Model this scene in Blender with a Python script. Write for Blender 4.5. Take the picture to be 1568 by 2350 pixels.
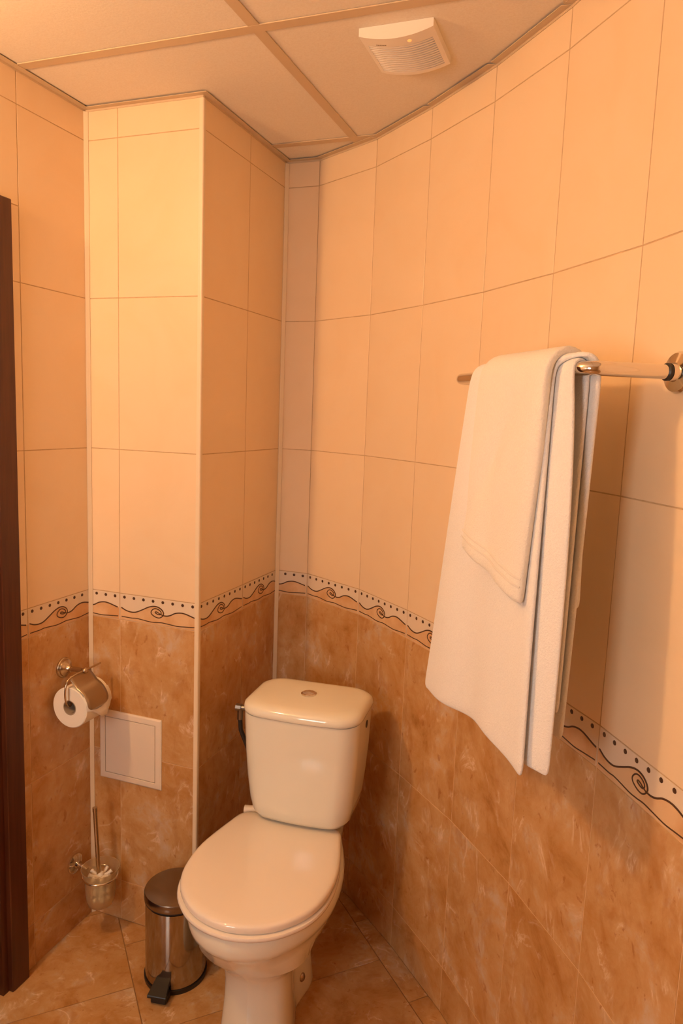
import bpy, bmesh, math, random
from mathutils import Vector, Matrix
random.seed(7)
for o in list(bpy.data.objects):
    bpy.data.objects.remove(o, do_unlink=True)
SC = bpy.context.scene
COL = SC.collection

# ------------------------------------------------------------------ camera
YAW, PITCH, ROLL = math.radians(19.9), math.radians(7.7252), math.radians(2.1242)
cam_d = bpy.data.cameras.new('camera'); cam = bpy.data.objects.new('camera', cam_d); COL.objects.link(cam)
r0 = Vector((math.cos(YAW), math.sin(YAW), 0)); h0 = Vector((-math.sin(YAW), math.cos(YAW), 0)); up0 = Vector((0, 0, 1))
f0 = h0 * math.cos(PITCH) - up0 * math.sin(PITCH)
u0 = h0 * math.sin(PITCH) + up0 * math.cos(PITCH)
rt = r0 * math.cos(ROLL) + u0 * math.sin(ROLL)
up = -r0 * math.sin(ROLL) + u0 * math.cos(ROLL)
M = Matrix.Identity(4)
for i in range(3):
    M[i][0] = rt[i]; M[i][1] = up[i]; M[i][2] = -f0[i]
M[0][3], M[1][3], M[2][3] = 1.3435, -1.6411, 1.5124
cam.matrix_world = M
cam_d.sensor_fit = 'HORIZONTAL'; cam_d.sensor_width = 36.0
cam_d.lens = 36.0 * 1658.865 / 1568.0
cam_d.clip_start = 0.02
SC.camera = cam

# ------------------------------------------------------------------ world, light levels, exposure
world = bpy.data.worlds.new('world'); SC.world = world; world.use_nodes = True
world.node_tree.nodes['Background'].inputs[0].default_value = (0.8, 0.85, 1, 1)
world.node_tree.nodes['Background'].inputs[1].default_value = 0.02
LAMP_POS = (0.066, -1.10, 2.075)            # warm globe lamp on the left wall beside the door
LAMP_COLOR, LAMP_POWER = (1.0, 0.575, 0.26), 280.0
WINDOW_COLOR, WINDOW_POWER = (0.97, 0.97, 0.96), 12.0
SC.view_settings.view_transform = 'Standard'
SC.view_settings.look = 'None'
SC.view_settings.exposure = 0.14
SC.view_settings.gamma = 1.0
SC.view_settings.use_curve_mapping = False

# ------------------------------------------------------------------ materials
MATS = {}
def mat(name, color, rough=0.5, metal=0.0, spec=0.5, **kw):
    m = bpy.data.materials.new(name); m.use_nodes = True
    b = m.node_tree.nodes['Principled BSDF']
    b.inputs['Base Color'].default_value = (*color, 1)
    b.inputs['Roughness'].default_value = rough
    b.inputs['Metallic'].default_value = metal
    b.inputs['Specular IOR Level'].default_value = spec
    for k, v in kw.items():
        b.inputs[k.replace('_', ' ')].default_value = v
    MATS[name] = m
    return m
def N(m, t, **props):
    n = m.node_tree.nodes.new(t)
    for k, v in props.items(): setattr(n, k, v)
    return n
def L(m, a, b): m.node_tree.links.new(a, b)
def ramp(m, stops):
    r = N(m, 'ShaderNodeValToRGB')
    els = r.color_ramp.elements
    while len(els) < len(stops): els.new(0.5)
    for e, (p, c) in zip(els, stops):
        e.position = p; e.color = (*c, 1)
    return r
def tile_coords(m, scale=1.0):
    """object coordinates shifted by a per-tile random offset, so that every tile has its own veining"""
    tc = N(m, 'ShaderNodeTexCoord'); oi = N(m, 'ShaderNodeObjectInfo')
    mul = N(m, 'ShaderNodeMath', operation='MULTIPLY'); mul.inputs[1].default_value = 37.0
    L(m, oi.outputs['Random'], mul.inputs[0])
    comb = N(m, 'ShaderNodeCombineXYZ')
    for i in range(3): L(m, mul.outputs[0], comb.inputs[i])
    add = N(m, 'ShaderNodeVectorMath', operation='ADD')
    L(m, tc.outputs['Object'], add.inputs[0]); L(m, comb.outputs[0], add.inputs[1])
    return add.outputs[0]
def noise(m, vec, scale, detail=4, rough=0.55, dist=0.0):
    n = N(m, 'ShaderNodeTexNoise'); n.inputs['Scale'].default_value = scale
    n.inputs['Detail'].default_value = detail; n.inputs['Roughness'].default_value = rough
    n.inputs['Distortion'].default_value = dist
    L(m, vec, n.inputs['Vector'])
    return n.outputs['Fac']
def mixc(m, fac, a, b):
    x = N(m, 'ShaderNodeMix', data_type='RGBA')
    for sock, v in ((x.inputs['Factor'], fac), (x.inputs['A'], a), (x.inputs['B'], b)):
        if isinstance(v, (tuple, list)): sock.default_value = (*v, 1)
        elif isinstance(v, (int, float)): sock.default_value = v
        else: L(m, v, sock)
    return x.outputs['Result']
def bump(m, height, strength, dist=0.001):
    b = N(m, 'ShaderNodeBump'); b.inputs['Strength'].default_value = strength; b.inputs['Distance'].default_value = dist
    L(m, height, b.inputs['Height']); L(m, b.outputs[0], m.node_tree.nodes['Principled BSDF'].inputs['Normal'])
def base(m): return m.node_tree.nodes['Principled BSDF'].inputs['Base Color']

# cream wall tile: nearly plain with the faintest cloudy veining
m = mat('cream_tile', (0.86, 0.70, 0.52), 0.30, spec=0.45)
v = tile_coords(m)
r = ramp(m, [(0.30, (0.855, 0.64, 0.405)), (0.55, (0.87, 0.665, 0.435)), (0.75, (0.875, 0.675, 0.45))])
L(m, noise(m, v, 5.0, 4, 0.5, 1.2), r.inputs[0]); L(m, r.outputs[0], base(m))
# terracotta marble tile
def marble(name, rough, dark=1.0):
    m = mat(name, (0.6, 0.3, 0.14), rough, spec=0.45)
    v = tile_coords(m)
    r = ramp(m, [(0.27, (0.40 * dark, 0.175 * dark, 0.045 * dark)), (0.41, (0.60 * dark, 0.31 * dark, 0.108 * dark)),
                 (0.55, (0.68 * dark, 0.405 * dark, 0.18 * dark)), (0.67, (0.69 * dark, 0.52 * dark, 0.36 * dark))])
    L(m, noise(m, v, 6.5, 10, 0.68, 0.35), r.inputs[0])
    # stretched brushed streaks
    mp = N(m, 'ShaderNodeMapping'); mp.inputs['Scale'].default_value = (1.0, 1.0, 0.62); mp.inputs['Rotation'].default_value = (0, 0.6, 0)
    L(m, v, mp.inputs['Vector'])
    s = ramp(m, [(0.50, (0, 0, 0)), (0.66, (1, 1, 1))]); L(m, noise(m, mp.outputs[0], 22, 5, 0.6, 0.5), s.inputs[0])
    c1 = mixc(m, s.outputs[0], r.outputs[0], (0.46 * dark, 0.19 * dark, 0.05 * dark))
    sm = N(m, 'ShaderNodeMath', operation='MULTIPLY'); L(m, s.outputs[0], sm.inputs[0]); sm.inputs[1].default_value = 0.45
    c1 = mixc(m, sm.outputs[0], r.outputs[0], (0.46 * dark, 0.19 * dark, 0.05 * dark))
    # thin pale veins: ridged noise, broken up by a second noise
    nz = noise(m, mp.outputs[0], 7.5, 6, 0.58, 0.9)
    sub = N(m, 'ShaderNodeMath', operation='SUBTRACT'); L(m, nz, sub.inputs[0]); sub.inputs[1].default_value = 0.5
    ab = N(m, 'ShaderNodeMath', operation='ABSOLUTE'); L(m, sub.outputs[0], ab.inputs[0])
    rv = ramp(m, [(0.0, (1, 1, 1)), (0.007, (0.45, 0.45, 0.45)), (0.03, (0, 0, 0))]); L(m, ab.outputs[0], rv.inputs[0])
    rb = ramp(m, [(0.50, (0, 0, 0)), (0.64, (1, 1, 1))]); L(m, noise(m, v, 13.0, 3), rb.inputs[0])
    vv = N(m, 'ShaderNodeMath', operation='MULTIPLY'); L(m, rv.outputs[0], vv.inputs[0]); L(m, rb.outputs[0], vv.inputs[1])
    v2 = N(m, 'ShaderNodeMath', operation='MULTIPLY'); L(m, vv.outputs[0], v2.inputs[0]); v2.inputs[1].default_value = 0.75
    c2 = mixc(m, v2.outputs[0], c1, (0.86, 0.66, 0.46))
    # small brown flecks
    fl = ramp(m, [(0.63, (0, 0, 0)), (0.70, (1, 1, 1))]); L(m, noise(m, mp.outputs[0], 48, 4, 0.6, 0.6), fl.inputs[0])
    f2 = N(m, 'ShaderNodeMath', operation='MULTIPLY'); L(m, fl.outputs[0], f2.inputs[0]); f2.inputs[1].default_value = 0.55
    L(m, mixc(m, f2.outputs[0], c2, (0.36, 0.13, 0.04)), base(m))
    return m
marble('marble_tile', 0.26, 0.92)
marble('floor_tile', 0.16, 0.86)
m = mat('border_terracotta', (0.66, 0.36, 0.17), 0.35); v = tile_coords(m)
r = ramp(m, [(0.35, (0.68, 0.38, 0.17)), (0.6, (0.78, 0.52, 0.29))]); L(m, noise(m, v, 14, 4), r.inputs[0]); L(m, r.outputs[0], base(m))
mat('border_cream', (0.80, 0.66, 0.50), 0.32)
mat('border_line', (0.075, 0.030, 0.012), 0.4)
m = mat('grout', (0.56, 0.38, 0.21), 0.9, spec=0.2); tc = N(m, 'ShaderNodeTexCoord')
# pale pink joints between the marbled tiles (below the border), tan joints between the cream ones
sx = N(m, 'ShaderNodeSeparateXYZ'); L(m, tc.outputs['Object'], sx.inputs[0])
st = N(m, 'ShaderNodeMath', operation='GREATER_THAN'); L(m, sx.outputs['Z'], st.inputs[0]); st.inputs[1].default_value = 0.93
r = ramp(m, [(0.3, (0.56, 0.38, 0.21)), (0.7, (0.66, 0.46, 0.27))]); L(m, noise(m, tc.outputs['Object'], 60, 2), r.inputs[0])
L(m, mixc(m, st.outputs[0], (0.72, 0.47, 0.25), r.outputs[0]), base(m))
mat('floor_grout', (0.34, 0.18, 0.075), 0.9, spec=0.2)
m = mat('ceiling_board', (0.80, 0.70, 0.58), 0.95, spec=0.1); tc = N(m, 'ShaderNodeTexCoord')
nz = noise(m, tc.outputs['Object'], 220, 3, 0.7); bump(m, nz, 0.22, 0.0012)
r = ramp(m, [(0.35, (0.84, 0.74, 0.60)), (0.6, (0.88, 0.79, 0.66))]); L(m, nz, r.inputs[0]); L(m, r.outputs[0], base(m))
mat('grid_metal', (0.66, 0.50, 0.32), 0.45)
mat('trim_plastic', (0.85, 0.70, 0.50), 0.35)
mat('rear_wall', (0.52, 0.36, 0.21), 0.4)
m = mat('porcelain', (0.88, 0.83, 0.74), 0.07, spec=0.6); 
tc = N(m, 'ShaderNodeTexCoord'); r = ramp(m, [(0.3, (0.85, 0.825, 0.70)), (0.7, (0.87, 0.845, 0.725))]); L(m, noise(m, tc.outputs['Object'], 6, 2), r.inputs[0]); L(m, r.outputs[0], base(m))
mat('seat_plastic', (0.90, 0.82, 0.72), 0.10, spec=0.6)
mat('chrome', (0.78, 0.74, 0.68), 0.10, metal=1.0)
m = mat('brushed_steel', (0.42, 0.38, 0.33), 0.22, metal=1.0); tc = N(m, 'ShaderNodeTexCoord')
mp = N(m, 'ShaderNodeMapping'); mp.inputs['Scale'].default_value = (4, 4, 300); L(m, tc.outputs['Object'], mp.inputs['Vector'])
nz = noise(m, mp.outputs[0], 3, 3); r = ramp(m, [(0.3, (0.07, 0.07, 0.07)), (0.7, (0.13, 0.13, 0.13))]); L(m, nz, r.inputs[0]); L(m, r.outputs[0], m.node_tree.nodes['Principled BSDF'].inputs['Roughness'])
mat('dark_chrome', (0.30, 0.27, 0.24), 0.28, metal=1.0)
mat('lid_steel', (0.30, 0.25, 0.20), 0.26, metal=1.0)
mat('aged_brass', (0.56, 0.45, 0.31), 0.24, metal=1.0)
mat('satin_flap', (0.44, 0.36, 0.26), 0.32, metal=1.0)
mat('black_plastic', (0.012, 0.011, 0.010), 0.35)
mat('black_rubber', (0.02, 0.016, 0.014), 0.6)
mat('dark_hose', (0.05, 0.045, 0.04), 0.4, metal=0.5)
mat('panel_plastic', (0.86, 0.74, 0.60), 0.40)
mat('fan_plastic', (0.90, 0.82, 0.72), 0.35)
mat('fan_back', (0.55, 0.42, 0.28), 0.6)
mat('paper', (0.88, 0.80, 0.68), 0.95, spec=0.1)
mat('card_core', (0.42, 0.33, 0.24), 0.9)
mat('brush_white', (0.86, 0.78, 0.66), 0.6)
mat('frosted_glass', (0.95, 0.84, 0.62), 0.45, Transmission_Weight=0.90, IOR=1.12)
def terry(name, col):
    m = mat(name, col, 0.95, spec=0.08)
    b = m.node_tree.nodes['Principled BSDF']; b.inputs['Sheen Weight'].default_value = 0.25; b.inputs['Sheen Roughness'].default_value = 0.6
    tc = N(m, 'ShaderNodeTexCoord')
    nz = noise(m, tc.outputs['Object'], 300, 3, 0.75); bump(m, nz, 0.8, 0.0022)
    r = ramp(m, [(0.3, tuple(c * 0.95 for c in col)), (0.6, col)]); L(m, nz, r.inputs[0]); L(m, r.outputs[0], base(m))
terry('terry_white', (0.90, 0.87, 0.83))
terry('terry_cream', (0.88, 0.83, 0.74))
mat('towel_band', (0.78, 0.72, 0.64), 0.8)
m = mat('dark_wood', (0.12, 0.035, 0.012), 0.35); tc = N(m, 'ShaderNodeTexCoord')
mp = N(m, 'ShaderNodeMapping'); mp.inputs['Scale'].default_value = (30, 30, 2); L(m, tc.outputs['Object'], mp.inputs['Vector'])
r = ramp(m, [(0.3, (0.055, 0.013, 0.004)), (0.7, (0.10, 0.027, 0.009))]); L(m, noise(m, mp.outputs[0], 3, 4), r.inputs[0]); L(m, r.outputs[0], base(m))
def emit(name, col, strength):
    m = mat(name, col, 0.5); b = m.node_tree.nodes['Principled BSDF']
    b.inputs['Emission Color'].default_value = (*col, 1); b.inputs['Emission Strength'].default_value = strength
emit('lamp_glass', LAMP_COLOR, LAMP_POWER)
emit('window_glass', WINDOW_COLOR, WINDOW_POWER)
emit('led_orange', (1.0, 0.36, 0.10), 0.9)
mat('print_grey', (0.22, 0.15, 0.09), 0.6)

# ------------------------------------------------------------------ mesh helpers
def link(name, me, material, parent=None, loc=None, rotz=0.0):
    o = bpy.data.objects.new(name, me); COL.objects.link(o)
    if material and not me.materials: me.materials.append(MATS[material])
    if loc is not None: o.location = loc
    o.rotation_euler = (0, 0, rotz)
    if parent is not None: o.parent = parent
    return o
def build(name, bm, material, parent=None, loc=None, rotz=0.0, smooth=False, angle=None):
    bmesh.ops.recalc_face_normals(bm, faces=bm.faces[:])
    me = bpy.data.meshes.new(name); bm.to_mesh(me); bm.free()
    if smooth:
        for p in me.polygons: p.use_smooth = True
        if angle is not None: me.set_sharp_from_angle(angle=math.radians(angle))
    return link(name, me, material, parent, loc, rotz)
def tag(o, label, cat, group=None):
    o['label'] = label; o['category'] = cat
    if group: o['group'] = group
    return o
def struct(o): o['kind'] = 'structure'; return o
def thing(name, label, cat, loc=(0, 0, 0), rotz=0.0):
    o = bpy.data.objects.new(name, None); COL.objects.link(o); o.location = loc; o.rotation_euler = (0, 0, rotz)
    o.empty_display_size = 0.05
    return tag(o, label, cat)
def box(bm, x0, x1, y0, y1, z0, z1):
    vs = [bm.verts.new((x, y, z)) for z in (z0, z1) for x, y in ((x0, y0), (x1, y0), (x1, y1), (x0, y1))]
    for f in ((0, 1, 2, 3), (4, 5, 6, 7), (0, 1, 5, 4), (1, 2, 6, 5), (2, 3, 7, 6), (3, 0, 4, 7)):
        bm.faces.new([vs[i] for i in f])
    return vs
def bevel_all(bm, w, seg=2):
    bmesh.ops.bevel(bm, geom=bm.edges[:], offset=w, segments=seg, profile=0.5, affect='EDGES')
def prism(bm, poly, z0, z1):
    a = [bm.verts.new((x, y, z0)) for x, y in poly]; b = [bm.verts.new((x, y, z1)) for x, y in poly]
    bm.faces.new(a); bm.faces.new(b)
    n = len(poly)
    for i in range(n): bm.faces.new((a[i], a[(i + 1) % n], b[(i + 1) % n], b[i]))
def frames(pts):
    pts = [Vector(p) for p in pts]; out = []; prev = None
    for i, p in enumerate(pts):
        t = (pts[min(i + 1, len(pts) - 1)] - pts[max(i - 1, 0)]).normalized()
        if prev is None:
            a = Vector((0, 0, 1)) if abs(t.z) < 0.9 else Vector((1, 0, 0))
            n = (a - t * a.dot(t)).normalized()
        else:
            n = (prev - t * prev.dot(t)).normalized()
        prev = n; out.append((p, t, n, t.cross(n)))
    return out
def tube(bm, pts, r, seg=14, cap=True):
    rings = []; rr = r if isinstance(r, (list, tuple)) else [r] * len(pts)
    for (p, t, n, b), q in zip(frames(pts), rr):
        rings.append([bm.verts.new(p + (n * math.cos(2 * math.pi * k / seg) + b * math.sin(2 * math.pi * k / seg)) * q) for k in range(seg)])
    for a, b in zip(rings, rings[1:]):
        for k in range(seg): bm.faces.new((a[k], a[(k + 1) % seg], b[(k + 1) % seg], b[k]))
    if cap: bm.faces.new(rings[0]); bm.faces.new(rings[-1])
def lathe(bm, prof, mtx=None, seg=40, close=False):
    """prof: (radius, height) pairs turned about the local z axis; radius 0 makes a pole"""
    mtx = mtx or Matrix.Identity(4); rings = []
    for r, z in prof:
        if r < 1e-6: rings.append([bm.verts.new(mtx @ Vector((0, 0, z)))])
        else: rings.append([bm.verts.new(mtx @ Vector((r * math.cos(2 * math.pi * k / seg), r * math.sin(2 * math.pi * k / seg), z))) for k in range(seg)])
    pairs = list(zip(rings, rings[1:])) + ([(rings[-1], rings[0])] if close else [])
    for a, b in pairs:
        for k in range(seg):
            k2 = (k + 1) % seg
            if len(a) == 1 and len(b) == 1: continue
            if len(a) == 1: bm.faces.new((a[0], b[k], b[k2]))
            elif len(b) == 1: bm.faces.new((a[k], a[k2], b[0]))
            else: bm.faces.new((a[k], a[k2], b[k2], b[k]))
def axis_mtx(loc, d):
    return Matrix.Translation(loc) @ Vector(d).to_track_quat('Z', 'Y').to_matrix().to_4x4()
def loft(bm, loops, cap0=True, cap1=True):
    R = [[bm.verts.new(p) for p in lp] for lp in loops]; n = len(R[0])
    for a, b in zip(R, R[1:]):
        for k in range(n): bm.faces.new((a[k], a[(k + 1) % n], b[(k + 1) % n], b[k]))
    if cap0: bm.faces.new(R[0])
    if cap1: bm.faces.new(R[-1])
def arc(c, r, a0, a1, n, ax=Vector((1, 0, 0)), ay=Vector((0, 0, 1))):
    return [Vector(c) + ax * (r * math.cos(math.radians(a0 + (a1 - a0) * i / n))) + ay * (r * math.sin(math.radians(a0 + (a1 - a0) * i / n))) for i in range(n + 1)]
def interp(tab, x):
    """piecewise smooth interpolation of a table [(x, y), ...]"""
    if x <= tab[0][0]: return tab[0][1]
    for i in range(len(tab) - 1):
        (xa, ya), (xb, yb) = tab[i], tab[i + 1]
        if x <= xb:
            pa = tab[max(i - 1, 0)]; pb = tab[min(i + 2, len(tab) - 1)]
            ma = (yb - pa[1]) / (xb - pa[0]); mb = (pb[1] - ya) / (pb[0] - xa)
            h = xb - xa; t = (x - xa) / h
            return (2*t**3 - 3*t*t + 1) * ya + (t**3 - 2*t*t + t) * h * ma + (-2*t**3 + 3*t*t) * yb + (t**3 - t*t) * h * mb
    return tab[-1][1]

# ------------------------------------------------------------------ the room shell
ZC = 2.2707                                    # ceiling height
GAP, PROUD = 0.0024, 0.0010                    # joint width, how far tiles stand out of the grout
ROWS = [(0.0, 0.124, 'marble_tile'), (0.124, 0.524, 'marble_tile'), (0.524, 0.918, 'marble_tile'),
        (0.918, 0.994, 'border'), (0.994, 1.394, 'cream_tile'), (1.394, 1.794, 'cream_tile'),
        (1.794, 2.194, 'cream_tile'), (2.194, 2.2685, 'cream_tile')]
PA, PB, PC, PD = (0.0, 0.0), (0.352, 0.0), (0.352, 0.4877), (0.4625, 0.4877)
CURVE = [PD, (0.6815, 0.3673), (0.8742, 0.2063), (1.0558, 0.0330), (1.2200, -0.1565), (1.3710, -0.3614)]
a = -58.6
while CURVE[-1][1] > -1.75:
    px, py = CURVE[-1]
    CURVE.append((px + 0.2526 * math.cos(math.radians(a)), py + 0.2526 * math.sin(math.radians(a)))); a = max(a - 5.2, -90)
YB = -2.45
XR = CURVE[-1][0]
tile_cache = {}
def tile_mesh(w, h, name, material):
    key = (round(w, 4), round(h, 4), material)
    if key in tile_cache: return tile_cache[key]
    bm = bmesh.new(); g = GAP / 2; e = 0.0007
    x0, x1, z0, z1 = g, w - g, g, h - g
    back = [bm.verts.new((x, PROUD, z)) for x, z in ((x0, z0), (x1, z0), (x1, z1), (x0, z1))]
    mid = [bm.verts.new((x, 0.0004, z)) for x, z in ((x0, z0), (x1, z0), (x1, z1), (x0, z1))]
    fr = [bm.verts.new((x, 0, z)) for x, z in ((x0 + e, z0 + e), (x1 - e, z0 + e), (x1 - e, z1 - e), (x0 + e, z1 - e))]
    for p, q in ((back, mid), (mid, fr)):
        for k in range(4): bm.faces.new((p[k], p[(k + 1) % 4], q[(k + 1) % 4], q[k]))
    bm.faces.new(fr); bm.faces.new(back[::-1])
    bmesh.ops.recalc_face_normals(bm, faces=bm.faces[:])
    me = bpy.data.meshes.new(name); bm.to_mesh(me); bm.free(); me.materials.append(MATS[material])
    tile_cache[key] = me
    return me

# painted border: scroll line, dots and terracotta ground, drawn over a 0.25 m repeat
BH = 0.076
def bz(v): return BH * (1 - v)
WAVE_L = [(0.0, .50), (.03, .54), (.09, .62), (.16, .65), (.22, .62), (.30, .50), (.38, .37), (.45, .31), (.51, .33), (.556, .42), (.573, .53), (.56, .63), (.52, .71), (.47, .695), (.425, .62), (.413, .53), (.435, .43), (.47, .385), (.51, .41), (.54, .48), (.54, .55), (.52, .59), (.49, .575), (.466, .535), (.475, .50), (.50, .515), (.52, .55), (.56, .60)]
WAVE_R = [(.56, .60), (.61, .605), (.66, .56), (.72, .46), (.79, .415), (.85, .43), (.91, .48), (.965, .53), (1.0, .55)]
LOW = [(0.0, .86), (.08, .865), (.16, .87), (.22, .855), (.30, .875), (.40, .905), (.48, .895), (.55, .875), (.66, .90), (.76, .92), (.86, .895), (1.0, .86)]
GROUND = [(0.0, .50), (.03, .54), (.09, .62), (.16, .65), (.22, .62), (.30, .50), (.38, .37), (.45, .31), (.51, .33), (.556, .42), (.58, .56), (.61, .605), (.66, .56), (.72, .46), (.79, .415), (.85, .43), (.91, .48), (.965, .53), (1.0, .55)]
def catmull(pts, sub=5):
    out = []
    for i in range(len(pts) - 1):
        p0, p1, p2, p3 = pts[max(i-1, 0)], pts[i], pts[i+1], pts[min(i+2, len(pts)-1)]
        for k in range(sub):
            t = k / sub
            out.append(tuple(0.5 * (2*p1[j] + (p2[j]-p0[j])*t + (2*p0[j]-5*p1[j]+4*p2[j]-p3[j])*t*t + (3*p1[j]-p0[j]-3*p2[j]+p3[j])*t**3) for j in (0, 1)))
    out.append(pts[-1]); return out
def ribbon(bm, pts, w, y0, y1):
    n = len(pts)
    if n < 2: return
    rows = []
    for i, (x, z) in enumerate(pts):
        xa, za = pts[max(i-1, 0)]; xb, zb = pts[min(i+1, n-1)]
        l = math.hypot(xb-xa, zb-za) or 1; nx, nz = -(zb-za)/l*w/2, (xb-xa)/l*w/2
        rows.append([bm.verts.new(q) for q in ((x-nx, y0, z-nz), (x-nx*.6, y1, z-nz*.6), (x+nx*.6, y1, z+nz*.6), (x+nx, y0, z+nz))])
    for p, q in zip(rows, rows[1:]):
        for k in range(3): bm.faces.new((p[k], p[k+1], q[k+1], q[k]))
    for r_ in (rows[0], rows[-1]): bm.faces.new(r_)
border_cache = {}
def border_meshes(u0, u1):
    """meshes of the decoration on the stretch u0..u1 (metres) of the repeat, local x starting at u0"""
    key = (round(u0, 3), round(u1, 3))
    if key in border_cache: return border_cache[key]
    lo, hi = u0 + 0.0045, u1 - 0.0045
    def clip(pts):
        runs, cur = [], []
        for f, v in pts:
            x = f * 0.25
            if lo <= x <= hi: cur.append((x - u0, bz(v)))
            elif cur: runs.append(cur); cur = []
        if cur: runs.append(cur)
        return runs
    res = {}
    bm = bmesh.new()
    for src in (WAVE_L, WAVE_R):
        for run in clip(catmull(src)): ribbon(bm, run, 0.0037, 0.0002, -0.0011)
    res['scroll_line'] = (bm, 'border_line')
    bm = bmesh.new()
    for run in clip(catmull(LOW)): ribbon(bm, run, 0.0032, 0.0002, -0.0011)
    res['lower_line'] = (bm, 'border_line')
    bm = bmesh.new()
    for i in range(8):
        x = (i + .5) / 8 * 0.25
        if lo + .003 <= x <= hi - .003:
            lathe(bm, [(0.0045, 0.0), (0.0041, 0.0009), (0, 0.0012)], axis_mtx((x - u0, 0.0002, bz(.125)), (0, -1, 0)), 12)
    res['dot_row'] = (bm, 'border_line')
    bm = bmesh.new(); cols = []
    n = max(2, int((u1 - u0) / 0.006))
    for i in range(n + 1):
        x = u0 + 0.0022 + (u1 - u0 - 0.0044) * i / n
        zt = bz(interp(GROUND, x / 0.25))
        cols.append([bm.verts.new(q) for q in ((x-u0, 0.0002, 0.0022), (x-u0, -0.0005, 0.0022), (x-u0, -0.0005, zt), (x-u0, 0.0002, zt))])
    for p, q in zip(cols, cols[1:]):
        for k in range(3): bm.faces.new((p[k], p[k+1], q[k+1], q[k]))
    res['terracotta_ground'] = (bm, 'border_terracotta')
    out = {}
    for nme, (bm, mt) in res.items():
        if not bm.verts: bm.free(); continue
        bmesh.ops.recalc_face_normals(bm, faces=bm.faces[:])
        me = bpy.data.meshes.new(nme); bm.to_mesh(me); bm.free(); me.materials.append(MATS[mt]); out[nme] = me
    border_cache[key] = out
    return out
def tile_column(wall, O, t, ua, ub, pu, z_from=0.0, z_to=9.0):
    """one column of tiles between ua and ub metres along the wall direction t from O; pu = where in the border repeat it starts"""
    ang = math.atan2(t[1], t[0])
    for z0, z1, kind in ROWS:
        z0, z1 = max(z0, z_from), min(z1, z_to)
        if z1 - z0 < 0.012: continue
        loc = (O[0] + t[0] * ua, O[1] + t[1] * ua, z0)
        if kind == 'border':
            o = link('border_tile', tile_mesh(ub - ua, z1 - z0, 'border_tile', 'border_cream'), None, wall, loc, ang)
            for nme, me in border_meshes(pu, pu + ub - ua).items(): link(nme, me, None, o)
        else:
            link('wall_tile', tile_mesh(ub - ua, z1 - z0, 'wall_tile', kind), None, wall, loc, ang)

# floor slab and tiles (laid diagonally in a half-bond)
bm = bmesh.new(); box(bm, -0.25, XR + 0.25, YB - 0.1, 0.75, -0.12, -0.0016); floor = struct(build('floor', bm, 'floor_grout'))
def clip_poly(poly, p, n):
    out = []
    for i in range(len(poly)):
        a, b = poly[i], poly[(i + 1) % len(poly)]
        da = (a[0]-p[0])*n[0] + (a[1]-p[1])*n[1]; db = (b[0]-p[0])*n[0] + (b[1]-p[1])*n[1]
        if da >= 0: out.append(a)
        if (da >= 0) != (db >= 0):
            s = da / (da - db); out.append((a[0] + (b[0]-a[0])*s, a[1] + (b[1]-a[1])*s))
    return out
S2 = math.sqrt(0.5); TS = 0.3231
room_hull = [(-0.02, YB), (XR, YB)] + CURVE[::-1] + [PC]          # convex except at the pipe box
def floor_piece(poly):
    """cut a floor tile to the room outline (the curved wall is concave towards the room, i.e. the hull is convex)"""
    hull = room_hull + [(-0.02, 0.4877)]
    for i in range(len(hull)):
        a, b = hull[i], hull[(i + 1) % len(hull)]
        dx, dy = b[0]-a[0], b[1]-a[1]
        if math.hypot(dx, dy) < 1e-6: continue
        poly = clip_poly(poly, a, (-dy, dx))
        if len(poly) < 3: return []
    # remove the corner filled by the pipe box (x < PB.x and y > 0): split into the parts outside it
    parts = [clip_poly(poly, (0, 0), (0, -1)), clip_poly(clip_poly(poly, (0, 0), (0, 1)), (PB[0], 0), (1, 0))]
    return [p for p in parts if len(p) >= 3]
def area(p): return abs(sum(p[i][0]*p[(i+1) % len(p)][1] - p[(i+1) % len(p)][0]*p[i][1] for i in range(len(p)))) / 2
for i in range(-9, 6):
    s0 = 0.0905 * S2 + TS * i                     # along (1,1)/sqrt2
    for j in range(-4, 12):
        d0 = 0.49 * S2 + TS * j + TS * {-1: 0.0, 0: 0.5, 1: 0.5, 2: 0.0}.get(i, 0.5 * (i % 2))     # along (1,-1)/sqrt2
        g = 0.0014
        quad = [(s0+g, d0+g), (s0+TS-g, d0+g), (s0+TS-g, d0+TS-g), (s0+g, d0+TS-g)]
        poly = [((s+d)*S2, (s-d)*S2) for s, d in quad][::-1]
        parts = floor_piece(poly)
        if len(parts) == 2 and parts[1] and area(parts[0]) > 1e-4 and area(parts[1]) > 1e-4:
            whole = parts
        else: whole = [p for p in parts if area(p) > 1e-4]
        for p in whole:
            cx = sum(q[0] for q in p) / len(p); cy = sum(q[1] for q in p) / len(p)
            bm = bmesh.new(); prism(bm, [(x - cx, y - cy) for x, y in p], -0.0016, 0.0)
            build('floor_tile', bm, 'floor_tile', floor, (cx, cy, 0))

TH = 0.10
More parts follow.
